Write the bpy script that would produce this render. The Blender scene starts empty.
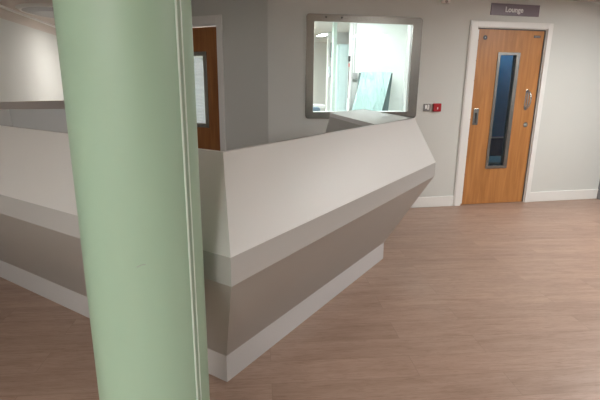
import bpy, bmesh, math, random
from mathutils import Vector, Matrix
random.seed(7)
S = bpy.context.scene
COL = S.collection
PI = math.pi
R = math.radians

# ------------------------------------------------------------------ frame of the place
# X runs along the lounge wall, Y goes through it, away from the viewer. The lounge door starts at X=0, Y=0.
WX, WY, WA = 1.9628, 5.4059, 1.357
def LD(x, y):                         # a direction measured from the camera's heading -> place axes
    return Vector((x*math.sin(WA) + y*math.cos(WA), -x*math.cos(WA) + y*math.sin(WA)))
def LC(x, y):                         # a point measured from the spot the photo was taken
    return LD(x - WX, y - WY)
ZC = 2.38                             # ceiling height

# ------------------------------------------------------------------ camera
cd = bpy.data.cameras.new('camera'); cam = bpy.data.objects.new('camera', cd); COL.objects.link(cam)
cd.sensor_width = 36; cd.lens = 36*455.8426/600; cd.clip_start = 0.05
p, r = 0.2541, 0.0098
rt = Vector((1, 0, 0)); up = Vector((0, math.sin(p), math.cos(p))); fw = Vector((0, math.cos(p), -math.sin(p)))
r2 = math.cos(r)*rt + math.sin(r)*up; u2 = -math.sin(r)*rt + math.cos(r)*up
def L3(v): q = LD(v.x, v.y); return Vector((q.x, q.y, v.z))
r2, u2, bk = L3(r2), L3(u2), -L3(fw)
cp = LC(0, 0)
cam.matrix_world = Matrix(((r2.x, u2.x, bk.x, cp.x), (r2.y, u2.y, bk.y, cp.y), (r2.z, u2.z, bk.z, 1.4511), (0, 0, 0, 1)))
S.camera = cam

# ------------------------------------------------------------------ world and exposure
w = bpy.data.worlds.new('world'); S.world = w; w.use_nodes = True
w.node_tree.nodes['Background'].inputs[0].default_value = (0.75, 0.78, 0.8, 1)
w.node_tree.nodes['Background'].inputs[1].default_value = 0.3
S.view_settings.view_transform = 'Standard'; S.view_settings.look = 'None'
S.view_settings.gamma = 1; S.view_settings.use_curve_mapping = False
S.view_settings.exposure = 0.25
S.cycles.max_bounces = 10; S.cycles.diffuse_bounces = 6; S.cycles.glossy_bounces = 4
S.cycles.sample_clamp_indirect = 6
S.cycles.use_denoising = True

# lamps of the place, with some added for brightness: x, y, sx, sy, watts, colour
LAMPS = [
    ('right',  1.15, -1.75, 0.6, 0.6, 52, (1.0, 0.99, 0.955)),
    ('centre', 0.35, -4.3, 0.6, 0.6, 56, (1.0, 0.985, 0.955)),
    ('behind', -4.1, -6.8, 0.6, 0.6, 66, (1.0, 0.98, 0.95)),
    ('left',  -4.75, -5.8, 0.6, 0.6, 42, (1.0, 0.975, 0.945)),
    ('desk',  -3.55, -1.5, 0.6, 0.6, 7, (1.0, 0.98, 0.96)),  # unseen lamp, added to lift the angled wall
    ('hall',  -4.45, 4.3, 0.3, 0.3, 36, (1.0, 0.95, 0.91)),
    ('staff', -1.0, 0.80, 0.6, 0.6, 23, (0.98, 1.0, 0.99)),
    ('nook_fill', -2.2, 1.95, 0.6, 0.6, 60, (0.97, 0.99, 1.0)),  # unseen lamp added to brighten the blind and the cupboard
    ('passage_fill', -2.1, 4.0, 0.6, 0.6, 75, (0.96, 1.0, 0.99)),  # hidden extra lamp, put in to light the deep room
    ('deep',  -0.57, 4.62, 0.14, 0.5, 8, (0.95, 1.0, 0.99)),
    ('lounge', 1.6, 2.2, 0.4, 0.4, 8, (0.30, 0.72, 1.0)),  # invented ceiling lamp standing in for dim daylight
]

# ------------------------------------------------------------------ materials
def mat(name, col, rough=0.5, metal=0.0, spec=0.5, var=0.0, vscale=3.0, bump=0.0, bscale=80.0, coat=0.0, emit=0.0, stretch=None):
    m = bpy.data.materials.new(name); m.use_nodes = True
    nt = m.node_tree; b = nt.nodes['Principled BSDF']
    b.inputs['Base Color'].default_value = (*col, 1)
    b.inputs['Roughness'].default_value = rough; b.inputs['Metallic'].default_value = metal
    b.inputs['Specular IOR Level'].default_value = spec; b.inputs['Coat Weight'].default_value = coat
    tc = nt.nodes.new('ShaderNodeTexCoord')
    src = tc.outputs['Object']
    if stretch:
        mp = nt.nodes.new('ShaderNodeMapping'); mp.inputs['Scale'].default_value = stretch
        nt.links.new(src, mp.inputs['Vector']); src = mp.outputs['Vector']
    if var > 0:
        n = nt.nodes.new('ShaderNodeTexNoise'); n.inputs['Scale'].default_value = vscale; n.inputs['Detail'].default_value = 5
        nt.links.new(src, n.inputs['Vector'])
        mx = nt.nodes.new('ShaderNodeMix'); mx.data_type = 'RGBA'
        mx.inputs[6].default_value = (*[c*(1-var) for c in col], 1); mx.inputs[7].default_value = (*[min(1, c*(1+var)) for c in col], 1)
        nt.links.new(n.outputs['Fac'], mx.inputs[0]); nt.links.new(mx.outputs[2], b.inputs['Base Color'])
    if bump > 0:
        n2 = nt.nodes.new('ShaderNodeTexNoise'); n2.inputs['Scale'].default_value = bscale; n2.inputs['Detail'].default_value = 3
        nt.links.new(src, n2.inputs['Vector'])
        bp = nt.nodes.new('ShaderNodeBump'); bp.inputs['Strength'].default_value = bump; bp.inputs['Distance'].default_value = 0.004
        nt.links.new(n2.outputs['Fac'], bp.inputs['Height']); nt.links.new(bp.outputs['Normal'], b.inputs['Normal'])
    if emit > 0:
        b.inputs['Emission Color'].default_value = (*col, 1); b.inputs['Emission Strength'].default_value = emit
    return m

def floor_mat():
    m = bpy.data.materials.new('wood_plank_vinyl'); m.use_nodes = True
    nt = m.node_tree; N = nt.nodes; Lk = nt.links; b = N['Principled BSDF']
    tc0 = N.new('ShaderNodeTexCoord'); tc = N.new('ShaderNodeMapping'); tc.inputs['Rotation'].default_value = (0, 0, R(7)); Lk.new(tc0.outputs['Object'], tc.inputs[0])
    br = N.new('ShaderNodeTexBrick'); br.offset = 0.37; br.inputs['Scale'].default_value = 1
    br.inputs['Brick Width'].default_value = 1.2; br.inputs['Row Height'].default_value = 0.18
    br.inputs['Mortar Size'].default_value = 0.0012; br.inputs['Mortar Smooth'].default_value = 0.3
    br.inputs['Color1'].default_value = (0, 0, 0, 1); br.inputs['Color2'].default_value = (1, 1, 1, 1); br.inputs['Mortar'].default_value = (0.5, 0.5, 0.5, 1)
    Lk.new(tc.outputs[0], br.inputs['Vector'])
    # grain: noise stretched along the plank, shifted per plank
    mp = N.new('ShaderNodeMapping'); mp.inputs['Scale'].default_value = (1.0, 8, 1)
    sep = N.new('ShaderNodeVectorMath'); sep.operation = 'SCALE'; sep.inputs[3].default_value = 7.0
    Lk.new(br.outputs['Color'], sep.inputs[0])
    ad = N.new('ShaderNodeVectorMath'); Lk.new(tc.outputs[0], ad.inputs[0]); Lk.new(sep.outputs[0], ad.inputs[1])
    Lk.new(ad.outputs[0], mp.inputs['Vector'])
    n1 = N.new('ShaderNodeTexNoise'); n1.inputs['Scale'].default_value = 2.2; n1.inputs['Detail'].default_value = 8; n1.inputs['Roughness'].default_value = 0.62; n1.inputs['Distortion'].default_value = 0.6
    Lk.new(mp.outputs[0], n1.inputs['Vector'])
    rp = N.new('ShaderNodeValToRGB')
    e = rp.color_ramp.elements
    e[0].position = 0.28; e[0].color = FL_D
    e[1].position = 0.72; e[1].color = FL_L
    k = e.new(0.47); k.color = FL_M
    Lk.new(n1.outputs['Fac'], rp.inputs[0])
    hs = N.new('ShaderNodeMix'); hs.data_type = 'RGBA'; hs.blend_type = 'MULTIPLY'; hs.inputs[0].default_value = 1
    rp2 = N.new('ShaderNodeValToRGB'); rp2.color_ramp.elements[0].color = (0.93, 0.925, 0.92, 1); rp2.color_ramp.elements[1].color = (1.05, 1.05, 1.05, 1)
    Lk.new(br.outputs['Color'], rp2.inputs[0])
    Lk.new(rp.outputs[0], hs.inputs[6]); Lk.new(rp2.outputs[0], hs.inputs[7])
    # fine short pores on top of the broad grain
    mp3 = N.new('ShaderNodeMapping'); mp3.inputs['Scale'].default_value = (3.2, 42, 1); Lk.new(ad.outputs[0], mp3.inputs['Vector'])
    n3 = N.new('ShaderNodeTexNoise'); n3.inputs['Scale'].default_value = 3; n3.inputs['Detail'].default_value = 6; n3.inputs['Roughness'].default_value = 0.7; n3.inputs['Distortion'].default_value = 1.2
    Lk.new(mp3.outputs[0], n3.inputs['Vector'])
    rp3 = N.new('ShaderNodeValToRGB'); rp3.color_ramp.elements[0].position = 0.30; rp3.color_ramp.elements[1].position = 0.52
    rp3.color_ramp.elements[0].color = (0.70, 0.66, 0.63, 1); rp3.color_ramp.elements[1].color = (1, 1, 1, 1)
    Lk.new(n3.outputs['Fac'], rp3.inputs[0])
    h3 = N.new('ShaderNodeMix'); h3.data_type = 'RGBA'; h3.blend_type = 'MULTIPLY'; h3.inputs[0].default_value = 1
    Lk.new(hs.outputs[2], h3.inputs[6]); Lk.new(rp3.outputs[0], h3.inputs[7]); hs = h3
    mm = N.new('ShaderNodeMix'); mm.data_type = 'RGBA'; mm.inputs[7].default_value = (0.17, 0.115, 0.09, 1)
    mf = N.new('ShaderNodeMath'); mf.operation = 'MULTIPLY'; mf.inputs[1].default_value = 0.5
    Lk.new(br.outputs['Fac'], mf.inputs[0])
    Lk.new(mf.outputs[0], mm.inputs[0]); Lk.new(hs.outputs[2], mm.inputs[6]); Lk.new(mm.outputs[2], b.inputs['Base Color'])
    b.inputs['Roughness'].default_value = 0.42; b.inputs['Specular IOR Level'].default_value = 0.45
    bp = N.new('ShaderNodeBump'); bp.inputs['Strength'].default_value = 0.12; bp.inputs['Distance'].default_value = 0.002
    Lk.new(n1.outputs['Fac'], bp.inputs['Height']); Lk.new(bp.outputs[0], b.inputs['Normal'])
    return m
FL_D = (0.33, 0.222, 0.172, 1); FL_M = (0.395, 0.274, 0.214, 1); FL_L = (0.45, 0.322, 0.256, 1)

def door_mat(name, a, c):
    m = bpy.data.materials.new(name); m.use_nodes = True
    nt = m.node_tree; N = nt.nodes; Lk = nt.links; b = N['Principled BSDF']
    tc = N.new('ShaderNodeTexCoord'); mp = N.new('ShaderNodeMapping'); mp.inputs['Scale'].default_value = (14, 14, 1.1)
    n1 = N.new('ShaderNodeTexNoise'); n1.inputs['Scale'].default_value = 1.6; n1.inputs['Detail'].default_value = 7; n1.inputs['Distortion'].default_value = 0.8
    Lk.new(tc.outputs['Object'], mp.inputs[0]); Lk.new(mp.outputs[0], n1.inputs['Vector'])
    rp = N.new('ShaderNodeValToRGB'); rp.color_ramp.elements[0].position = 0.3; rp.color_ramp.elements[1].position = 0.75
    rp.color_ramp.elements[0].color = (*a, 1); rp.color_ramp.elements[1].color = (*c, 1)
    Lk.new(n1.outputs['Fac'], rp.inputs[0]); Lk.new(rp.outputs[0], b.inputs['Base Color'])
    b.inputs['Roughness'].default_value = 0.42
    return m

def glass_mat():
    m = bpy.data.materials.new('clear_glass'); m.use_nodes = True
    nt = m.node_tree; N = nt.nodes; Lk = nt.links
    for n in list(N):
        if n.type == 'BSDF_PRINCIPLED': N.remove(n)
    out = [n for n in N if n.type == 'OUTPUT_MATERIAL'][0]
    t = N.new('ShaderNodeBsdfTransparent'); t.inputs[0].default_value = (0.93, 0.97, 0.96, 1)
    g = N.new('ShaderNodeBsdfGlossy'); g.inputs['Roughness'].default_value = 0.02
    f = N.new('ShaderNodeFresnel'); f.inputs[0].default_value = 1.45
    mx = N.new('ShaderNodeMixShader'); Lk.new(f.outputs[0], mx.inputs[0]); Lk.new(t.outputs[0], mx.inputs[1]); Lk.new(g.outputs[0], mx.inputs[2])
    Lk.new(mx.outputs[0], out.inputs[0])
    return m

M = dict(
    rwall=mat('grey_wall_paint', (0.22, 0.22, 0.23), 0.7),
    wall=mat('wall_paint', (0.63, 0.645, 0.62), 0.75, bump=0.25, bscale=140, var=0.02),
    staff=mat('staff_room_paint', (0.80, 0.82, 0.80), 0.7),
    lounge=mat('lounge_blue_paint', (0.006, 0.13, 0.24), 0.7),
    ceil=mat('ceiling_paint', (0.56, 0.51, 0.47), 0.85),
    gloss=mat('white_gloss_woodwork', (0.80, 0.80, 0.78), 0.35),
    dado=mat('grey_dado_panel', (0.66, 0.61, 0.58), 0.6),
    lam=mat('white_laminate', (0.70, 0.705, 0.69), 0.40, var=0.025, vscale=1.5),
    band=mat('soft_shade_laminate', (0.47, 0.475, 0.465), 0.38),  # white laminate greyed, weaker light on the band put into its colour
    low=mat('shade_grey_laminate', (0.41, 0.405, 0.385), 0.42, var=0.05, vscale=2.0),  # shade of the down-facing panels put into this grey
    plinth=mat('plinth_laminate', (0.57, 0.565, 0.565), 0.45),
    green=mat('green_column_cladding', (0.335, 0.49, 0.365), 0.40, var=0.03, vscale=2.5),
    bead=mat('white_joint_bead', (0.62, 0.72, 0.66), 0.3),
    groove=mat('grey_green_joint', (0.30, 0.40, 0.31), 0.5),
    steel=mat('brushed_steel', (0.40, 0.39, 0.36), 0.26, metal=1.0, var=0.08, vscale=6, stretch=(1, 1, 12)),
    steel2=mat('satin_steel', (0.55, 0.55, 0.54), 0.25, metal=1.0),
    dark=mat('dark_metal', (0.07, 0.065, 0.06), 0.5),
    black=mat('black_plastic', (0.015, 0.015, 0.017), 0.4),
    white=mat('white_plastic', (0.80, 0.80, 0.79), 0.35),
    grey=mat('grey_plastic', (0.36, 0.36, 0.36), 0.4),
    red=mat('red_plastic', (0.42, 0.010, 0.018), 0.35),
    sign=mat('mauve_grey_sign', (0.17, 0.135, 0.165), 0.35),
    lens=mat('mauve_grey_lens', (0.14, 0.12, 0.13), 0.3),
    blue=mat('blue_upholstery', (0.02, 0.06, 0.16), 0.7, bump=0.2),
    chair=mat('slate_blue_upholstery', (0.12, 0.18, 0.24), 0.8),
    teal=mat('teal_plastic_wrap', (0.55, 0.77, 0.76), 0.16, coat=0.4, var=0.12, vscale=5, bump=0.0),
    core=mat('dark_foam', (0.10, 0.14, 0.14), 0.7),
    mint=mat('pale_green_paint', (0.60, 0.74, 0.68), 0.6),
    aqua=mat('pale_aqua_laminate', (0.72, 0.88, 0.90), 0.4),
    board=mat('pale_blue_board', (0.50, 0.58, 0.61), 0.6),
    pipe=mat('grey_conduit', (0.52, 0.52, 0.52), 0.4),
    blind=mat('white_blind_slats', (0.80, 0.80, 0.82), 0.5),
    floor=floor_mat(),
    sfloor=mat('pale_vinyl', (0.5, 0.52, 0.52), 0.4),
    lfloor=mat('blue_grey_carpet', (0.16, 0.26, 0.32), 0.9),
    oak=door_mat('oak_veneer', (0.36, 0.150, 0.042), (0.52, 0.235, 0.075)),
    oak2=door_mat('dark_oak_veneer', (0.26, 0.10, 0.03), (0.38, 0.155, 0.05)),
    glass=glass_mat(),
)
nb_ = M['blind'].node_tree; tl = nb_.nodes.new('ShaderNodeBsdfTranslucent'); tl.inputs[0].default_value = (0.9, 0.9, 0.92, 1)
mxs = nb_.nodes.new('ShaderNodeMixShader'); mxs.inputs[0].default_value = 0.5
nb_.links.new(nb_.nodes['Principled BSDF'].outputs[0], mxs.inputs[1]); nb_.links.new(tl.outputs[0], mxs.inputs[2])
nb_.links.new(mxs.outputs[0], nb_.nodes['Material Output'].inputs[0])
# coarse creases for the plastic wrap
nt = M['teal'].node_tree; wv = nt.nodes.new('ShaderNodeTexNoise'); wv.inputs['Scale'].default_value = 3; wv.inputs['Detail'].default_value = 2; wv.inputs['Distortion'].default_value = 1.5
mpn = nt.nodes.new('ShaderNodeMapping'); mpn.inputs['Scale'].default_value = (6, 6, 0.7); mpn.inputs['Rotation'].default_value = (0, 0.35, 0)
tcn = nt.nodes.new('ShaderNodeTexCoord'); nt.links.new(tcn.outputs['Object'], mpn.inputs[0]); nt.links.new(mpn.outputs[0], wv.inputs['Vector'])
bpn = nt.nodes.new('ShaderNodeBump'); bpn.inputs['Strength'].default_value = 1.0; bpn.inputs['Distance'].default_value = 0.06
nt.links.new(wv.outputs['Fac'], bpn.inputs['Height']); nt.links.new(bpn.outputs[0], nt.nodes['Principled BSDF'].inputs['Normal'])

# ------------------------------------------------------------------ mesh helpers
def hexa(bm, lo, hi):
    """solid between a lower and an upper quad, each 4 points in order"""
    a = [bm.verts.new(q) for q in lo]; b = [bm.verts.new(q) for q in hi]
    n = len(a)
    bm.faces.new(a[::-1]); bm.faces.new(b)
    for i in range(n): bm.faces.new((a[i], a[(i+1) % n], b[(i+1) % n], b[i]))
def box(bm, x0, x1, y0, y1, z0, z1):
    hexa(bm, [(x0, y0, z0), (x1, y0, z0), (x1, y1, z0), (x0, y1, z0)], [(x0, y0, z1), (x1, y0, z1), (x1, y1, z1), (x0, y1, z1)])
def cyl(bm, p0, p1, r0, r1=None, n=20):
    p0, p1 = Vector(p0), Vector(p1); r1 = r0 if r1 is None else r1
    q = (p1-p0).to_track_quat('Z', 'Y').to_matrix()
    rings = []
    for P, rr in ((p0, r0), (p1, r1)):
        rings.append([P + q @ Vector((rr*math.cos(2*PI*i/n), rr*math.sin(2*PI*i/n), 0)) for i in range(n)])
    hexa(bm, rings[0], rings[1])
def tube(bm, pts, rad, n=12):
    pts = [Vector(q) for q in pts]; rings = []
    for i, P in enumerate(pts):
        t = (pts[min(i+1, len(pts)-1)] - pts[max(i-1, 0)]).normalized()
        ref = Vector((0, 1, 0)) if abs(t.y) < 0.9 else Vector((1, 0, 0))
        a = t.cross(ref).normalized(); b = t.cross(a)
        rings.append([bm.verts.new(P + rad*(math.cos(2*PI*k/n)*a + math.sin(2*PI*k/n)*b)) for k in range(n)])
    for r0, r1 in zip(rings, rings[1:]):
        for k in range(n): bm.faces.new((r0[k], r0[(k+1) % n], r1[(k+1) % n], r1[k]))
    bm.faces.new(rings[0][::-1]); bm.faces.new(rings[-1])
def ringplate(bm, o, i, y0, y1, rad=0.0, seg=6):
    """flat frame in the XZ plane: o, i = (x0,x1,z0,z1); outer corners rounded by rad"""
    def loop(q, rr, y):
        x0, x1, z0, z1 = q; P = []
        for cx, cz, a0 in ((x1-rr, z1-rr, 0), (x0+rr, z1-rr, 90), (x0+rr, z0+rr, 180), (x1-rr, z0+rr, 270)):
            for k in range(seg+1):
                a = R(a0 + 90*k/seg); P.append((cx + rr*math.cos(a), y, cz + rr*math.sin(a)))
        return [bm.verts.new(q) for q in P]
    e = 1e-4
    A = [loop(o, max(rad, e), y) for y in (y0, y1)]; B = [loop(i, max(rad*0.25, e), y) for y in (y0, y1)]
    n = len(A[0])
    for k in range(n):
        j = (k+1) % n
        bm.faces.new((A[0][k], A[0][j], B[0][j], B[0][k])); bm.faces.new((A[1][j], A[1][k], B[1][k], B[1][j]))
        bm.faces.new((A[0][j], A[0][k], A[1][k], A[1][j])); bm.faces.new((B[0][k], B[0][j], B[1][j], B[1][k]))
def obj(name, bm, m, parent=None, bevel=0.0, smooth=False, mw=None, seg=2):
    bmesh.ops.recalc_face_normals(bm, faces=bm.faces)
    if mw is not None: bm.transform(mw)
    me = bpy.data.meshes.new(name); bm.to_mesh(me); bm.free()
    me.materials.append(m)
    o = bpy.data.objects.new(name, me); COL.objects.link(o)
    if parent is not None: o.parent = parent; o.matrix_parent_inverse = Matrix.Translation(-parent.location)
    if smooth:
        for f in me.polygons: f.use_smooth = True
    if bevel > 0:
        b = o.modifiers.new('bevel', 'BEVEL'); b.width = bevel; b.segments = seg; b.limit_method = 'ANGLE'; b.angle_limit = R(40)
    return o
def bxo(name, q, m, parent=None, bevel=0.0, mw=None):
    bm = bmesh.new(); box(bm, *q); return obj(name, bm, m, parent, bevel, mw=mw)
def thing(name, label, cat, loc, group=None):
    o = bpy.data.objects.new(name, None); COL.objects.link(o); o.location = loc; o.empty_display_size = 0.1
    o['label'] = label; o['category'] = cat
    if group: o['group'] = group
    return o
def tag(o, label, cat, group=None):
    o['label'] = label; o['category'] = cat
    if group: o['group'] = group
    return o
def struct(o): o['kind'] = 'structure'; return o
def sempty(name, loc):
    o = bpy.data.objects.new(name, None); COL.objects.link(o); o.location = loc; o['kind'] = 'structure'; return o

# ------------------------------------------------------------------ shell
K = Vector((-2.361, 0.0)); AL = R(140); AD = Vector((math.cos(AL), math.sin(AL)))      # corner and heading of the angled wall
AM = Matrix.Translation((K.x, K.y, 0)) @ Matrix.Rotation(AL - PI, 4, 'Z') @ Matrix.Scale(1, 4)
# in AM's frame the angled wall runs along -X, its room side faces -Y
struct(bxo('floor', (-5.9, 2.2, -8.2, 6.9, -0.1, 0.0), M['floor']))
struct(bxo('ceiling', (-5.9, 2.2, -8.2, 6.9, ZC, ZC+0.1), M['ceil']))
WIN = (-1.915, -0.735, 1.10, 2.095)                      # window opening
bm = bmesh.new()                                         # the lounge wall with its window and door openings
box(bm, K.x, WIN[0], 0, 0.12, 0, ZC); box(bm, WIN[0], WIN[1], 0, 0.12, 0, WIN[2]); box(bm, WIN[0], WIN[1], 0, 0.12, WIN[3], ZC)
box(bm, WIN[1], -0.035, 0, 0.12, 0, ZC); box(bm, -0.035, 0.905, 0, 0.12, 2.075, ZC); box(bm, 0.905, 2.1, 0, 0.12, 0, ZC)
struct(obj('wall_front', bm, M['wall']))
D2A, D2B, D2H = -1.50, -0.655, 2.015                        # back door leaf along the angled wall
bm = bmesh.new()
box(bm, D2B+0.035, 0.0, 0, 0.12, 0, ZC); box(bm, D2A-0.035, D2B+0.035, 0, 0.12, D2H+0.035, ZC); box(bm, -1.75, D2A-0.035, 0, 0.12, 0, ZC)
struct(obj('wall_angled', bm, M['wall'], mw=AM))
EX = K + AD*1.75
struct(bxo('wall_hall', (EX.x, EX.x+0.12, EX.y-0.02, 5.5, 0, ZC), M['wall']))
struct(bxo('wall_far', (-5.8, EX.x+0.12, 5.5, 5.6, 0, ZC), M['wall']))
struct(bxo('wall_left', (-5.8, -5.7, -8.1, 5.5, 0, ZC), M['wall']))
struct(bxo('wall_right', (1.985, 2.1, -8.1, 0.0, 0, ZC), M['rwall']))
struct(bxo('wall_rear', (-5.8, 2.1, -8.2, -8.1, 0, ZC), M['wall']))
# staff room behind the window, lounge behind the door
struct(bxo('wall_partition', (-0.945, -0.12, 1.6, 1.70, 0, ZC), M['staff']))
struct(bxo('wall_divider', (-0.12, -0.03, 0.12, 3.5, 0, ZC), M['staff']))
struct(bxo('wall_staff_left', (EX.x+0.121, EX.x+0.16, EX.y+0.1, 6.8, 0, ZC), M['staff']))
struct(bxo('wall_staff_back', (EX.x+0.16, 2.1, 6.6, 6.7, 0, ZC), M['staff']))
struct(bxo('wall_staff_right', (2.0, 2.1, 3.6, 6.6, 0, ZC), M['staff']))
struct(bxo('wall_staff_inner', (-0.60, 2.0, 4.05, 4.15, 0, ZC), M['staff']))
struct(bxo('wall_lounge_back', (-0.12, 2.1, 3.5, 3.6, 0, ZC), M['lounge']))
struct(bxo('wall_lounge_right', (2.0, 2.1, 0.12, 3.5, 0, ZC), M['lounge']))
struct(bxo('wall_lounge_left', (-0.03, -0.01, 0.12, 3.5, 0, ZC), M['lounge']))
struct(bxo('floor_lounge', (-0.01, 2.0, 0.121, 3.5, 0.0, 0.006), M['lfloor']))
struct(bxo('ceiling_staff', (-2.3, -0.121, 0.121, 1.6, ZC-0.003, ZC-0.0005), M['staff']))
struct(bxo('ceiling_staff_deep', (-3.4, 2.0, 1.7, 6.6, ZC-0.003, ZC-0.0005), M['staff']))
struct(bxo('trim_doorway', (-1.01, -0.955, 2.28, 2.36, 0, ZC-0.003), M['mint']))
struct(bxo('floor_staff', (-2.2, -0.12, 0.121, 1.6, 0.0, 0.005), M['sfloor']))
# woodwork
def board(name, q, ch=0.008):
    o = struct(bxo(name, q, M['gloss'], bevel=ch)); return o
board('baseboard_front_left', (K.x+0.005, -0.105, -0.018, 0.0, 0, 0.128), 0.006)
board('baseboard_front_right', (0.94, 1.985, -0.018, 0.0, 0, 0.128), 0.006)
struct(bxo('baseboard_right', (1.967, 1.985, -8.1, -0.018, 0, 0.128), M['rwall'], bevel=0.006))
pa, pb = LC(-3.35, 5.17), LC(-2.87, 5.71); pd = (pb-pa).normalized(); pa, pb = pa - pd*0.9, pb + pd*0.5; pn = Vector((-pd.y, pd.x))*0.06
bm = bmesh.new(); hexa(bm, [(q.x, q.y, 0) for q in (pa, pb, pb+pn, pa+pn)], [(q.x, q.y, 1.2) for q in (pa, pb, pb+pn, pa+pn)]); struct(obj('wall_low', bm, M['dado'], bevel=0.004))
struct(bxo('trim_ceiling', (-5.585, -5.54, 0.4, 5.0, ZC-0.022, ZC), M['gloss']))
# coved junction between the left wall and the ceiling
bm = bmesh.new(); n = 8; rr = 0.12; loops = []
for y in (-2.5, 5.5):
    L = [(-5.7, y, ZC), (-5.7, y, ZC-rr)] + [(-5.7+rr-rr*math.cos(R(90*k/n)), y, ZC-rr+rr*math.sin(R(90*k/n))) for k in range(1, n+1)]
    loops.append(L)
hexa(bm, loops[0], loops[1]); o = struct(obj('trim_cove', bm, M['ceil']))
for f in o.data.polygons: f.use_smooth = len(f.vertices) == 4 and abs(f.normal.y) < 0.1
o.modifiers.new('edges', 'EDGE_SPLIT').split_angle = R(35)

# ------------------------------------------------------------------ window to the staff room
win = sempty('window_1', (-1.32, 0, 1.6))
bm = bmesh.new(); ringplate(bm, (-1.961, -0.672, 1.064, 2.128), (-1.878, -0.780, 1.134, 2.055), -0.014, 0.0, 0.035)
obj('window_frame', bm, M['steel'], win, bevel=0.003)
bm = bmesh.new(); ringplate(bm, (-1.915, -0.735, 1.10, 2.095), (-1.885, -0.775, 1.13, 2.065), 0.0, 0.12)
obj('window_reveal', bm, M['white'], win)
bxo('window_pane', (-1.885, -0.775, 0.05, 0.056, 1.13, 2.065), M['glass'], win)
for sx in (-1.755, -1.585):
    bm = bmesh.new(); cyl(bm, (sx, -0.014, 2.098), (sx, -0.018, 2.098), 0.009, 0.006, 14); obj('screw', bm, M['dark'], win, smooth=False)
bm = bmesh.new(); box(bm, -1.93, -0.77, 0.12, 0.24, 1.105, 1.13); obj('window_sill', bm, M['white'], win, bevel=0.003)

# ------------------------------------------------------------------ lounge door
def door(name, x0, x1, h, fr, archi, vis_o, vis_i, oak, mw, frm, thick=0.045, arch_w=0.07, recess=0.01, top=0.0):
    root = sempty(name, tuple(mw @ Vector(((x0+x1)/2, 0, 0)))) 
    bm = bmesh.new(); g = 0.034
    box(bm, x0-g, x0-0.003, -0.002, 0.12, 0, h+g); box(bm, x1+0.014, x1+g, -0.002, 0.12, 0, h+g); box(bm, x0-0.003, x1+0.014, -0.002, 0.12, h+0.013, h+g)
    obj('door_frame', bm, frm, root, bevel=0.002, mw=mw)
    bm = bmesh.new(); a, b, t = x0-0.025-arch_w, x1+0.025+arch_w-0.02, h+arch_w+top
    for y0, y1, s in ((-0.018, 0.0, 0.0), (-0.024, -0.018, 0.012)):
        box(bm, a+s, x0-0.022, y0, y1, 0, t-s); box(bm, x1+0.022, b-s, y0, y1, 0, t-s); box(bm, x0-0.022, x1+0.022, y0, y1, h+0.02, t-s)
    obj('architrave', bm, frm, root, bevel=0.003, mw=mw)
    bm = bmesh.new(); ringplate(bm, (x0, x1, 0.006, h), vis_i, recess, recess+thick)
    obj('door_leaf', bm, oak, root, mw=mw)
    vi = (vis_i[0]+0.005, vis_i[1]-0.005, vis_i[2]+0.005, vis_i[3]-0.005)
    bm = bmesh.new(); ringplate(bm, vis_o, vi, recess-0.010, recess+thick+0.010, 0.006)
    vf = obj('vision_frame', bm, M['steel'], root, bevel=0.003, mw=mw)
    q = (vi[0], vi[1], recess+0.018, recess+0.024, vi[2], vi[3])
    bxo('vision_pane', q, M['glass'], root, mw=mw)
    return root
I4 = Matrix.Identity(4)
d1 = door('door_1', 0.009, 0.868, 2.04, None, None, (0.293, 0.587, 0.445, 1.80), (0.325, 0.542, 0.475, 1.772), M['oak'], I4, M['gloss'], arch_w=0.085)
bm = bmesh.new(); box(bm, 0.8685, 0.882, 0.001, 0.05, 0.006, 2.052); box(bm, 0.009, 0.8685, 0.001, 0.05, 2.041, 2.052); obj('seal_gap_shade', bm, M['dark'], d1)  # dark strips: edge seal, and the door gap's shade as colour
bm = bmesh.new(); box(bm, 0.0, 0.02, 0.000, 0.010, 0.02, 2.035); box(bm, 0.02, 0.026, 0.004, 0.010, 0.02, 2.035)
fg = obj('finger_guard', bm, M['white'], d1, bevel=0.002)
for k in range(9):
    bm = bmesh.new(); z = 0.16+k*0.22; cyl(bm, (0.021, 0.004, z), (0.021, 0.001, z), 0.005, n=10); obj('screw', bm, M['dark'], fg)
o = bxo('lock_plate', (0.058, 0.128, 0.004, 0.010, 0.975, 1.165), M['steel'], d1, bevel=0.004)
bxo('keyhole_slot', (0.083, 0.103, 0.0025, 0.004, 1.0, 1.115), M['black'], o, bevel=0.0008)
# pull handle: an oval bow on a curved back plate
bm = bmesh.new()
ringplate(bm, (0.722, 0.772, 1.145, 1.385), (0.738, 0.756, 1.19, 1.345), 0.004, 0.010, 0.025)
ph = obj('handle_plate', bm, M['steel2'], d1, bevel=0.002)
bm = bmesh.new(); tube(bm, [(0.747, 0.006, 1.165), (0.747, -0.02, 1.172), (0.747, -0.04, 1.195)] + [(0.747+0.008*math.sin(PI*k/6), -0.045-0.008*math.sin(PI*k/6), 1.195+0.145*k/6) for k in range(1, 6)] + [(0.747, -0.04, 1.345), (0.747, -0.02, 1.362), (0.747, 0.006, 1.368)], 0.0105)
obj('pull_bar', bm, M['steel2'], ph, smooth=True)
bm = bmesh.new(); cyl(bm, (0.775, 0.010, 0.972), (0.775, 0.002, 0.972), 0.031, 0.029, 24); tt = obj('thumb_turn', bm, M['steel2'], d1, bevel=0.001)
bm = bmesh.new(); box(bm, 0.770, 0.780, -0.022, 0.002, 0.956, 0.988); obj('turn_grip', bm, M['steel2'], tt, bevel=0.003)
bm = bmesh.new(); cyl(bm, (0.112, 0.010, 1.952), (0.112, 0.007, 1.952), 0.026, n=28); fd = obj('round_sign', bm, M['dark'], d1)
fd['label'] = 'dark round fire door disc'
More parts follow.
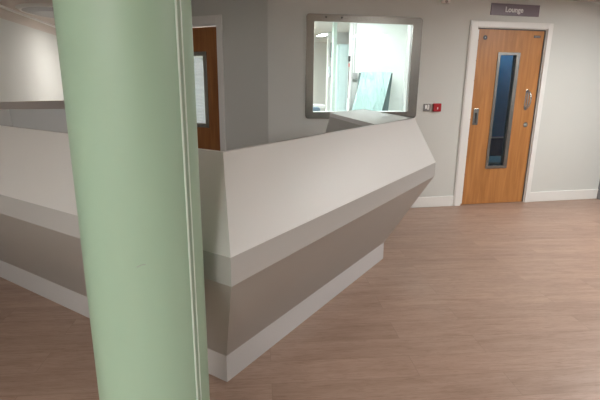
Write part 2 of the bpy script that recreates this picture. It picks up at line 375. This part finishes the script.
bm = bmesh.new(); ringplate(bm, (0.091, 0.133, 1.931, 1.973), (0.094, 0.130, 1.934, 1.970), 0.0062, 0.007, 0.02)
bm.free()
bm = bmesh.new(); box(bm, 0.107, 0.117, 0.0060, 0.007, 1.945, 1.959); obj('symbol', bm, M['grey'], fd)
o = bxo('name_plate', (0.735, 0.822, 0.006, 0.010, 1.965, 1.992), M['dark'], d1, bevel=0.001)
for k in range(2): bxo('printed_line', (0.745, 0.812, 0.0052, 0.006, 1.972+k*0.009, 1.975+k*0.009), M['grey'], o)

# ------------------------------------------------------------------ door at the back, in the angled wall
d2 = door('door_2', D2A, D2B, D2H, None, None, (-1.13, -0.80, 0.925, 1.765), (-1.09, -0.845, 0.965, 1.725), M['oak2'], AM, M['gloss'], arch_w=0.085, top=0.03)
bm = bmesh.new(); n = 21
for k in range(n):
    z = 0.975 + k*0.73/n
    hexa(bm, [(-1.085, 0.040, z), (-0.852, 0.040, z), (-0.852, 0.050, z+0.018), (-1.085, 0.050, z+0.018)],
             [(-1.085, 0.041, z+0.012), (-0.852, 0.041, z+0.012), (-0.852, 0.051, z+0.030), (-1.085, 0.051, z+0.030)])
obj('louvre_slats', bm, M['blind'], d2, mw=AM)

# ------------------------------------------------------------------ reception desk
C0 = (-0.3533, 1.9672); TH = 0.5687
U = LD(math.sin(TH), math.cos(TH)); Wd = LD(-math.cos(TH), math.sin(TH)); N1 = -Wd; N2 = -U; CC = LC(*C0)
PR = [(0.0, 0.0), (0.0, 0.146), (0.4415, 0.806), (0.4415, 0.906), (0.252, 1.204)]
UE = [1.978, 1.978, 1.751, 1.751, 1.787]
LW = 2.52; ZT = 1.204
def V3(v, z): return (v.x, v.y, z)
def front_pts(i, off=0.0):
    o, z = PR[i]; oo = o-off
    return CC + oo*(N1+N2), CC + oo*N1 + (UE[i] - (0.0 if off == 0 else 0.008))*U
def left_pts(i, off=0.0):
    o, z = PR[i]; oo = o-off
    return CC + oo*(N1+N2), CC + oo*N2 + (LW+oo)*Wd
LR = 0.72                                                   # length of the short left return
def lret_pts(i, off=0.0):
    o, z = PR[i]; oo = o-off
    return CC + oo*N2 + (LW+oo)*Wd, CC + (LW+oo)*Wd + (0.252*-1 + LR)*U
RX = [-1.601, -1.601, -1.446, -1.446, -1.551]
RY = [-1.47, -1.47, -1.933, -1.933, -1.77]
def rret_pts(i, off=0.0):
    return Vector((RX[i]-off, RY[i]+(0.004 if off else 0))), Vector((RX[i]-off, -0.674))
desk = thing('reception_desk', 'large white faceted reception desk with sloping upper panels, shade-grey undersides and pale plinth', 'desk', V3(CC, 0))
names = [('plinth', 0, 1, 'plinth', 0.02), ('lower_panel', 1, 2, 'low', 0.02), ('edge_band', 2, 3, 'band', 0.02), ('upper_panel', 3, 4, 'lam', 0.02)]
for fn in (front_pts, left_pts, lret_pts, rret_pts):
    for nm, a, b, mm, th in names:
        A0, A1 = fn(a); B0, B1 = fn(b); a0, a1 = fn(a, th); b0, b1 = fn(b, th); za, zb = PR[a][1], PR[b][1]
        bm = bmesh.new()
        hexa(bm, [V3(A0, za), V3(A1, za), V3(a1, za), V3(a0, za)], [V3(B0, zb), V3(B1, zb), V3(b1, zb), V3(b0, zb)])
        obj(nm, bm, M[mm], desk)
# the broad flat top of the right return and its sloping inner face
I0, I1, O1, T = Vector((-2.03, -2.245)), Vector((-2.025, -1.2)), Vector((-1.545, -0.674)), Vector((-1.551, -1.77))
bm = bmesh.new(); hexa(bm, [V3(q, ZT-0.03) for q in (I0, T, O1, I1)], [V3(q, ZT) for q in (I0, T, O1, I1)]); obj('worktop', bm, M['lam'], desk, bevel=0.001)
sl = 0.26*(ZT-0.03-0.9)
bm = bmesh.new(); zm = 0.9; hexa(bm, [(I0.x-sl, I0.y+0.02, zm), (I0.x-sl+0.03, I0.y+0.02, zm), (I1.x-sl+0.03, I1.y, zm), (I1.x-sl, I1.y, zm)],
     [(I0.x, I0.y, ZT-0.03), (I0.x+0.03, I0.y, ZT-0.03), (I1.x+0.03, I1.y, ZT-0.03), (I1.x, I1.y, ZT-0.03)])
hexa(bm, [(I0.x-sl, -1.86, 0), (I0.x-sl+0.03, -1.83, 0), (I1.x-sl+0.03, I1.y, 0), (I1.x-sl, I1.y, 0)],
     [(I0.x-sl, I0.y+0.02, zm), (I0.x-sl+0.03, I0.y+0.02, zm), (I1.x-sl+0.03, I1.y, zm), (I1.x-sl, I1.y, zm)]); obj('inner_panel', bm, M['low'], desk)
bm = bmesh.new(); hexa(bm, [(I1.x-sl, I1.y-0.02, 0), (-1.60, -0.70, 0), (-1.60, -0.68, 0), (I1.x-sl, I1.y, 0)], [(I1.x, I1.y-0.02, ZT-0.03), (-1.56, -0.70, ZT-0.03), (-1.56, -0.68, ZT-0.03), (I1.x, I1.y, ZT-0.03)]); obj('end_panel', bm, M['low'], desk)
# inner faces and the work surface behind the front and left runs
def wall_in(P, Q, n, nm='inner_panel', m='low', zt=ZT):
    s = 0.26*zt
    a, b = P + n*0.02, Q + n*0.02; a2, b2 = P + n*(0.02+s), Q + n*(0.02+s)
    bm = bmesh.new(); hexa(bm, [V3(a2, 0), V3(b2, 0), V3(b2+n*0.02, 0), V3(a2+n*0.02, 0)], [V3(a-n*0.01, zt), V3(b-n*0.01, zt), V3(b, zt), V3(a, zt)]); return obj(nm, bm, M[m], desk)
f0, f1 = front_pts(4); g0, g1 = left_pts(4); h0, h1 = lret_pts(4)
wall_in(f0 + U*0.35, Vector((I0.x, I0.y)) - U*0.02, -N1)
wall_in(g0 + Wd*0.35, g1, -N2)
Q = LC(-2.44, 3.85)
wall_in(h0 + U*0.02, Q, -Wd)
# back run: panel seen from inside over the left run
bm = bmesh.new(); BX = Q.x + 1.1; s = 0.26*ZT
hexa(bm, [(Q.x+s*0.6, Q.y-s, 0), (BX, Q.y-s, 0), (BX, Q.y+0.03, 0), (Q.x+s*0.6, Q.y+0.03, 0)], [(Q.x, Q.y, ZT), (BX, Q.y, ZT), (BX, Q.y+0.03, ZT), (Q.x, Q.y+0.03, ZT)])
obj('back_panel', bm, M['band'], desk)
def shelf(P, Q, n, d0, d1):
    a, b, c, d = P + n*d0, Q + n*d0, Q + n*d1, P + n*d1
    bm = bmesh.new(); hexa(bm, [V3(q, 0.72) for q in (a, b, c, d)], [V3(q, 0.75) for q in (a, b, c, d)]); obj('writing_surface', bm, M['band'], desk, bevel=0.001)
shelf(f0 + U*1.05, Vector((I0.x, I0.y)) - U*0.05, -N1, 0.12, 0.62)
shelf(g0 + Wd*0.4, g1 - Wd*0.7, -N2, 0.12, 0.70)

# ------------------------------------------------------------------ green column
az = R(-19.84); cc = LC(1.33*math.sin(az), 1.33*math.cos(az)); RC = 0.165
col = thing('column', 'round pale green clad column standing in front of the reception desk', 'column', V3(cc, 0))
bm = bmesh.new(); n = 96
lo = [(cc.x+RC*math.cos(2*PI*k/n), cc.y+RC*math.sin(2*PI*k/n), 0) for k in range(n)]; hi = [(x, y, ZC) for x, y, z in lo]
hexa(bm, lo, hi); sh = obj('column_shaft', bm, M['green'], col)
for f in sh.data.polygons: f.use_smooth = len(f.vertices) == 4
sh.modifiers.new('edges', 'EDGE_SPLIT').split_angle = R(35)
fc = (cp - cc); fa = math.atan2(fc.y, fc.x)
def arc_strip(nm, a0, a1, r1, m, parent):
    bm = bmesh.new(); k = 5
    out = [(cc.x+r1*math.cos(a0+(a1-a0)*i/k), cc.y+r1*math.sin(a0+(a1-a0)*i/k)) for i in range(k+1)]
    inn = [(cc.x+(RC-0.001)*math.cos(a1-(a1-a0)*i/k), cc.y+(RC-0.001)*math.sin(a1-(a1-a0)*i/k)) for i in range(k+1)]
    hexa(bm, [(x, y, 0.0) for x, y in out+inn], [(x, y, ZC) for x, y in out+inn]); return obj(nm, bm, m, parent)
A0 = fa + R(43.0)
js = arc_strip('joint_strip', A0, A0+R(6.2), RC+0.0015, M['groove'], col)
arc_strip('joint_bead', A0-R(0.4), A0+R(0.8), RC+0.004, M['bead'], js)
arc_strip('joint_bead', A0+R(5.6), A0+R(6.6), RC+0.004, M['bead'], js)

bm = bmesh.new(); a1 = fa - R(8); pts = []
for k in range(9):
    a = a1 + R(7.5)*k/8; pts.append((cc.x+(RC+0.0002)*math.cos(a), cc.y+(RC+0.0002)*math.sin(a), 0.985 + 0.006*math.sin(k/8*2.0)))
tube(bm, pts, 0.0009, 6); sc = obj('scuff_mark', bm, M['grey'], col); sc['label'] = 'thin dark scuff'

# ------------------------------------------------------------------ things on the lounge wall
sg = thing('lounge_sign', 'mauve grey rectangular sign reading Lounge above the oak door', 'sign', (0.442, -0.006, 2.25))
bxo('sign_plate', (0.135, 0.749, -0.012, 0.0, 2.190, 2.312), M['sign'], sg, bevel=0.002)
tx = bpy.data.curves.new('lettering', 'FONT'); tx.body = 'Lounge'; tx.size = 0.078; tx.extrude = 0.0015; tx.align_x = 'CENTER'; tx.align_y = 'CENTER'; tx.offset = 0.0016
to = bpy.data.objects.new('tmp', tx); COL.objects.link(to)
dg = bpy.context.evaluated_depsgraph_get(); me = bpy.data.meshes.new_from_object(to.evaluated_get(dg)); bpy.data.objects.remove(to)
me.transform(Matrix.Translation((0.425, -0.0135, 2.25)) @ Matrix.Rotation(R(90), 4, 'X')); me.materials.append(M['white'])
lt = bpy.data.objects.new('lettering', me); COL.objects.link(lt); lt.parent = sg; lt.matrix_parent_inverse = Matrix.Translation(-sg.location)

sw = thing('key_switch', 'small grey steel switch plate left of the red call point', 'switch', (-0.532, 0, 1.196))
bxo('switch_plate', (-0.575, -0.489, -0.010, 0.0, 1.154, 1.240), M['steel2'], sw, bevel=0.003)
bxo('rocker', (-0.555, -0.536, -0.015, -0.010, 1.185, 1.225), M['white'], sw, bevel=0.002)
bxo('rocker', (-0.528, -0.509, -0.015, -0.010, 1.175, 1.228), M['white'], sw, bevel=0.002)
cpn = thing('call_point', 'small square red call point box right of the grey switch', 'alarm', (-0.414, 0, 1.2))
bxo('call_point_box', (-0.461, -0.369, -0.038, 0.0, 1.154, 1.244), M['red'], cpn, bevel=0.006)
bm = bmesh.new(); ringplate(bm, (-0.447, -0.383, 1.168, 1.232), (-0.442, -0.388, 1.173, 1.227), -0.0392, -0.038, 0.004); obj('raised_rim', bm, M['red'], cpn)
bxo('press_mark', (-0.421, -0.409, -0.0395, -0.038, 1.178, 1.202), M['white'], cpn, bevel=0.0004)
for t_ in (sw, cpn): t_.location.x -= 0.012; t_.location.z -= 0.018
de = thing('motion_detector', 'small white motion detector high on the wall near the sign', 'sensor', (-0.42, 0, 2.31))
bxo('detector_body', (-0.475, -0.375, -0.035, 0.0, 2.285, 2.350), M['white'], de, bevel=0.01)
bm = bmesh.new(); cyl(bm, (-0.425, -0.034, 2.300), (-0.425, -0.042, 2.300), 0.018, 0.012, 16); obj('detector_lens', bm, M['grey'], de)
ow = lambda t, y, z: AM @ Vector((t, y, z))
wd = thing('door_sounder', 'small dark grey box high on the wall beside the dark oak door', 'sensor', tuple(ow(-0.35, 0, 2.28)))
bxo('sounder_body', (-0.405, -0.295, -0.035, 0.0, 2.258, 2.335), M['grey'], wd, bevel=0.006, mw=AM)
bm = bmesh.new()
for k in range(4): box(bm, -0.39, -0.31, -0.037, -0.035, 2.272+k*0.014, 2.277+k*0.014)
obj('grille', bm, M['dark'], wd, mw=AM)

# ------------------------------------------------------------------ oval fitting on the left ceiling
lc = LC(-3.42, 6.85)
ov = thing('ceiling_light', 'unlit oval ceiling light with grey lens and pale rim, left of the green column', 'ceiling light', (lc.x, lc.y, ZC), 'ceiling lights')
del ov['group']
def disc(nm, rx, ry, z0, z1, m, k=0.92):
    bm = bmesh.new(); n = 48
    hexa(bm, [(lc.x+rx*k*math.cos(2*PI*i/n), lc.y+ry*k*math.sin(2*PI*i/n), z0) for i in range(n)], [(lc.x+rx*math.cos(2*PI*i/n), lc.y+ry*math.sin(2*PI*i/n), z1) for i in range(n)])
    return obj(nm, bm, m, ov)
disc('light_rim', 0.50, 0.66, ZC-0.03, ZC, M['gloss'])
disc('light_lens', 0.43, 0.58, ZC-0.06, ZC-0.03, M['lens'], 0.7)

# ------------------------------------------------------------------ lit ceiling panels, some added only to brighten
LBL = dict(passage_fill='added square fill light beyond the window, hidden left of its edge', desk='added square fill light over the space enclosed by the desk', nook_fill='added square fill light behind the dark oak door', centre='lit square ceiling panel over the open floor right of the desk corner', right='lit square ceiling panel over the floor in front of the oak lounge door', behind='lit square ceiling panel behind the viewer', left='lit square ceiling panel behind the viewer near the left wall',
           hall='small lit ceiling panel in the hall behind the green column', staff='lit square ceiling panel just inside the window', deep='lit narrow ceiling panel deep in the room seen through the window',
           lounge='added dim bluish fill light in the lounge behind the oak door')
for nm, x, y, sx, sy, wt, c in LAMPS:
    t = thing('ceiling_panel_light', LBL[nm], 'ceiling light', (x, y, ZC))
    bm = bmesh.new(); box(bm, x-sx/2, x+sx/2, y-sy/2, y+sy/2, ZC-0.012, ZC-0.004)
    e = wt/(sx*sy*PI)
    m = mat('lit_diffuser', c, 0.5, emit=e); obj('diffuser', bm, m, t)
    bm = bmesh.new(); q = 0.02
    for a in ((x-sx/2-q, x-sx/2, y-sy/2-q, y+sy/2+q), (x+sx/2, x+sx/2+q, y-sy/2-q, y+sy/2+q), (x-sx/2, x+sx/2, y-sy/2-q, y-sy/2), (x-sx/2, x+sx/2, y+sy/2, y+sy/2+q)): box(bm, *a, ZC-0.016, ZC)
    obj('panel_frame', bm, M['white'], t)

# ------------------------------------------------------------------ seen through the window
mt = thing('wrapped_mattress', 'teal plastic wrapped mattress leaning on the white wall beyond the window', 'mattress', (-0.85, 1.2, 0.006))
def matt(nm, x0, x1, y, th, ztop, m, sh=0.27, parent=None, cush=0.0):
    bm = bmesh.new(); nz, nx = 16, 8; V = {}
    for s in (0, 1):
        for j in range(nz+1):
            for i in range(nx+1):
                z = 0.006 + (ztop-0.006)*j/nz; f = (ztop-z)
                X = x0+(x1-x0)*i/nx - sh*f; Y = y + s*th - 0.13*f
                e = math.sin(PI*i/nx)*math.sin(PI*j/nz)
                Y += (1 if s else -1)*cush*e
                V[s, j, i] = bm.verts.new((X, Y, z))
    for j in range(nz):
        for i in range(nx):
            bm.faces.new((V[0, j, i], V[0, j, i+1], V[0, j+1, i+1], V[0, j+1, i])); bm.faces.new((V[1, j, i+1], V[1, j, i], V[1, j+1, i], V[1, j+1, i+1]))
        bm.faces.new((V[0, j, 0], V[0, j+1, 0], V[1, j+1, 0], V[1, j, 0])); bm.faces.new((V[0, j, nx], V[1, j, nx], V[1, j+1, nx], V[0, j+1, nx]))
    for i in range(nx):
        bm.faces.new((V[0, 0, i], V[1, 0, i], V[1, 0, i+1], V[0, 0, i+1])); bm.faces.new((V[0, nz, i], V[0, nz, i+1], V[1, nz, i+1], V[1, nz, i]))
    return obj(nm, bm, m, parent)
matt('plastic_wrap', -0.842, -0.415, 1.36, 0.05, 1.592, M['teal'], parent=mt, cush=0.008)
matt('mattress_core', -0.835, -0.372, 1.42, 0.12, 1.580, M['core'], sh=0.13, parent=mt)

pc = tag(bxo('conduit', (0, 0.02, 0, 0.02, 0, 1), M['pipe']), 'x', 'pipe'); bpy.data.objects.remove(pc)
def conduit(x, z0, boxed, label):
    t = thing('conduit', label, 'pipe', (x, 1.58, z0))
    bm = bmesh.new(); cyl(bm, (x, 1.585, z0), (x, 1.585, ZC), 0.011, n=12); obj('pipe', bm, M['pipe'], t, smooth=False)
    if boxed: bxo('socket_box', (x-0.03, x+0.04, 1.56, 1.6, z0-0.09, z0), M['grey'], t, bevel=0.003)
conduit(-0.985+0.06, 1.10, False, 'thin grey conduit at the edge of the white wall beyond the window')
conduit(-0.885, 1.58, True, 'grey conduit with a small socket box left of the teal wrapped mattress')
hg = thing('hanging_lanyard', 'dark red and black lanyard hanging beyond the window, left of the conduits', 'lanyard', (-0.99, 1.62, 1.75))
bm = bmesh.new(); tube(bm, [(-0.962, 1.62, 1.80), (-0.965, 1.61, 1.72), (-0.962, 1.61, 1.6), (-0.966, 1.61, 1.40), (-0.964, 1.61, 1.22)], 0.006); obj('cord', bm, M['dark'], hg)
bxo('red_tag', (-0.972, -0.955, 1.600, 1.612, 1.66, 1.71), M['red'], hg, bevel=0.003)
bxo('hook', (-0.972, -0.945, 1.605, 1.64, 1.735, 1.81), M['black'], hg, bevel=0.004)
# open white door with a pale green edge, and a pale aqua cupboard beyond it
cb = thing('tall_cupboard', 'tall pale aqua cupboard standing beyond the window, behind the hanging lanyard', 'cupboard', (-0.8, 2.3, 0))
bxo('cupboard_body', (-0.91, -0.66, 2.30, 2.62, 0.0, 2.02), M['aqua'], cb, bevel=0.004)
bxo('cupboard_door', (-0.900, -0.785, 2.278, 2.299, 0.06, 2.0), M['aqua'], cb, bevel=0.003)
bxo('cupboard_door', (-0.781, -0.665, 2.278, 2.299, 0.06, 2.0), M['aqua'], cb, bevel=0.003)
nb = thing('notice_board', 'pale blue notice board on the far wall beyond the window', 'notice board', (-0.5, 4.04, 2.04))
bxo('board_panel', (-0.555, -0.455, 4.04, 4.05, 1.92, 2.17), M['board'], nb)
bm = bmesh.new(); ringplate(bm, (-0.565, -0.445, 1.91, 2.18), (-0.55, -0.46, 1.925, 2.165), 4.03, 4.04); obj('board_frame', bm, M['grey'], nb)
dp = thing('towel_dispenser', 'blue grey towel dispenser on the far wall below the notice board', 'dispenser', (-0.54, 4.0, 1.62))
bxo('dispenser_case', (-0.585, -0.485, 3.95, 4.05, 1.54, 1.74), M['board'], dp, bevel=0.01)
bxo('dispenser_slot', (-0.57, -0.50, 3.945, 3.951, 1.55, 1.57), M['dark'], dp)
# curved white counter and an office chair
ct = thing('curved_counter', 'white counter with a curved top in the room beyond the window', 'counter', (-1.5, 3.2, 0))
def arcslab(r0, r1, z0, z1, cx, cy, a0, a1, n=24):
    bm = bmesh.new(); P = [(cx+r1*math.cos(R(a0+(a1-a0)*i/n)), cy+r1*math.sin(R(a0+(a1-a0)*i/n))) for i in range(n+1)]
    P += [(cx+r0*math.cos(R(a1-(a1-a0)*i/n)), cy+r0*math.sin(R(a1-(a1-a0)*i/n))) for i in range(n+1)]
    hexa(bm, [(x, y, z0) for x, y in P], [(x, y, z1) for x, y in P]); return bm
obj('counter_top', arcslab(0.85, 1.18, 1.06, 1.10, -2.3, 2.0, 8, 85), M['white'], ct)
obj('counter_front', arcslab(0.95, 1.0, 0.0, 1.06, -2.3, 2.0, 10, 83), M['staff'], ct)
oc = thing('office_chair', 'slate blue office chair just visible in the lower left of the window', 'chair', (-1.7, 1.25, 0.0))
def rbox(nm, q, m, root, bev): return bxo(nm, q, m, root, bevel=bev)
rbox('backrest', (-1.88, -1.52, 1.00, 1.08, 0.66, 1.13), M['chair'], oc, 0.035)
rbox('seat', (-1.92, -1.48, 1.06, 1.48, 0.44, 0.53), M['chair'], oc, 0.035)
rbox('back_support', (-1.73, -1.67, 0.97, 1.00, 0.42, 0.90), M['black'], oc, 0.008)
bm = bmesh.new(); cyl(bm, (-1.7, 1.27, 0.10), (-1.7, 1.27, 0.44), 0.025); obj('gas_column', bm, M['steel2'], oc)
bm = bmesh.new()
for k in range(5):
    a = 2*PI*k/5+0.3; cyl(bm, (-1.7, 1.27, 0.11), (-1.7+0.27*math.cos(a), 1.27+0.27*math.sin(a), 0.075), 0.022, 0.014, 10)
obj('star_base', bm, M['black'], oc)
for k in range(5):
    a = 2*PI*k/5+0.3; X, Y = -1.7+0.27*math.cos(a), 1.27+0.27*math.sin(a)
    bm = bmesh.new(); cyl(bm, (X-0.015, Y, 0.03), (X+0.015, Y, 0.03), 0.028, n=14); obj('castor', bm, M['black'], oc)

# ------------------------------------------------------------------ lounge armchair seen through the door's glass
ac = thing('armchair', 'blue upholstered armchair in the lounge, seen through the glass of the oak door', 'armchair', (1.2, 1.6, 0.006))
bxo('seat_cushion', (0.93, 1.50, 1.30, 1.80, 0.30, 0.46), M['blue'], ac, 0.05)
bxo('seat_base', (0.90, 1.53, 1.25, 1.82, 0.10, 0.30), M['blue'], ac, 0.02)
br_ = bxo('backrest', (0.90, 1.53, 1.12, 1.28, 0.10, 0.685), M['blue'], ac, 0.03)
bm = bmesh.new(); tube(bm, [(0.93, 1.125, 0.675), (1.2, 1.12, 0.68), (1.50, 1.125, 0.675)], 0.010); obj('piping', bm, M['board'], br_)
for x in (0.79, 1.53): bxo('armrest', (x, x+0.11, 1.14, 1.82, 0.10, 0.60), M['blue'], ac, 0.04)
lo_t = thing('low_table', 'pale blue low table in the lounge, at the foot of the door glass', 'table', (0.85, 0.75, 0.006))
bxo('table_top', (0.55, 1.25, 0.50, 0.98, 0.40, 0.43), M['board'], lo_t, 0.004)
for x in (0.59, 1.21):
    for y in (0.54, 0.94):
        bm = bmesh.new(); cyl(bm, (x, y, 0.006), (x, y, 0.40), 0.014, 0.018, 12); obj('leg', bm, M['steel2'], lo_t)
for x in (0.87, 1.56):
    for y in (1.24, 1.80):
        bm = bmesh.new(); cyl(bm, (x, y, 0.006), (x, y, 0.10), 0.014, 0.02, 12); obj('leg', bm, M['dark'], ac)
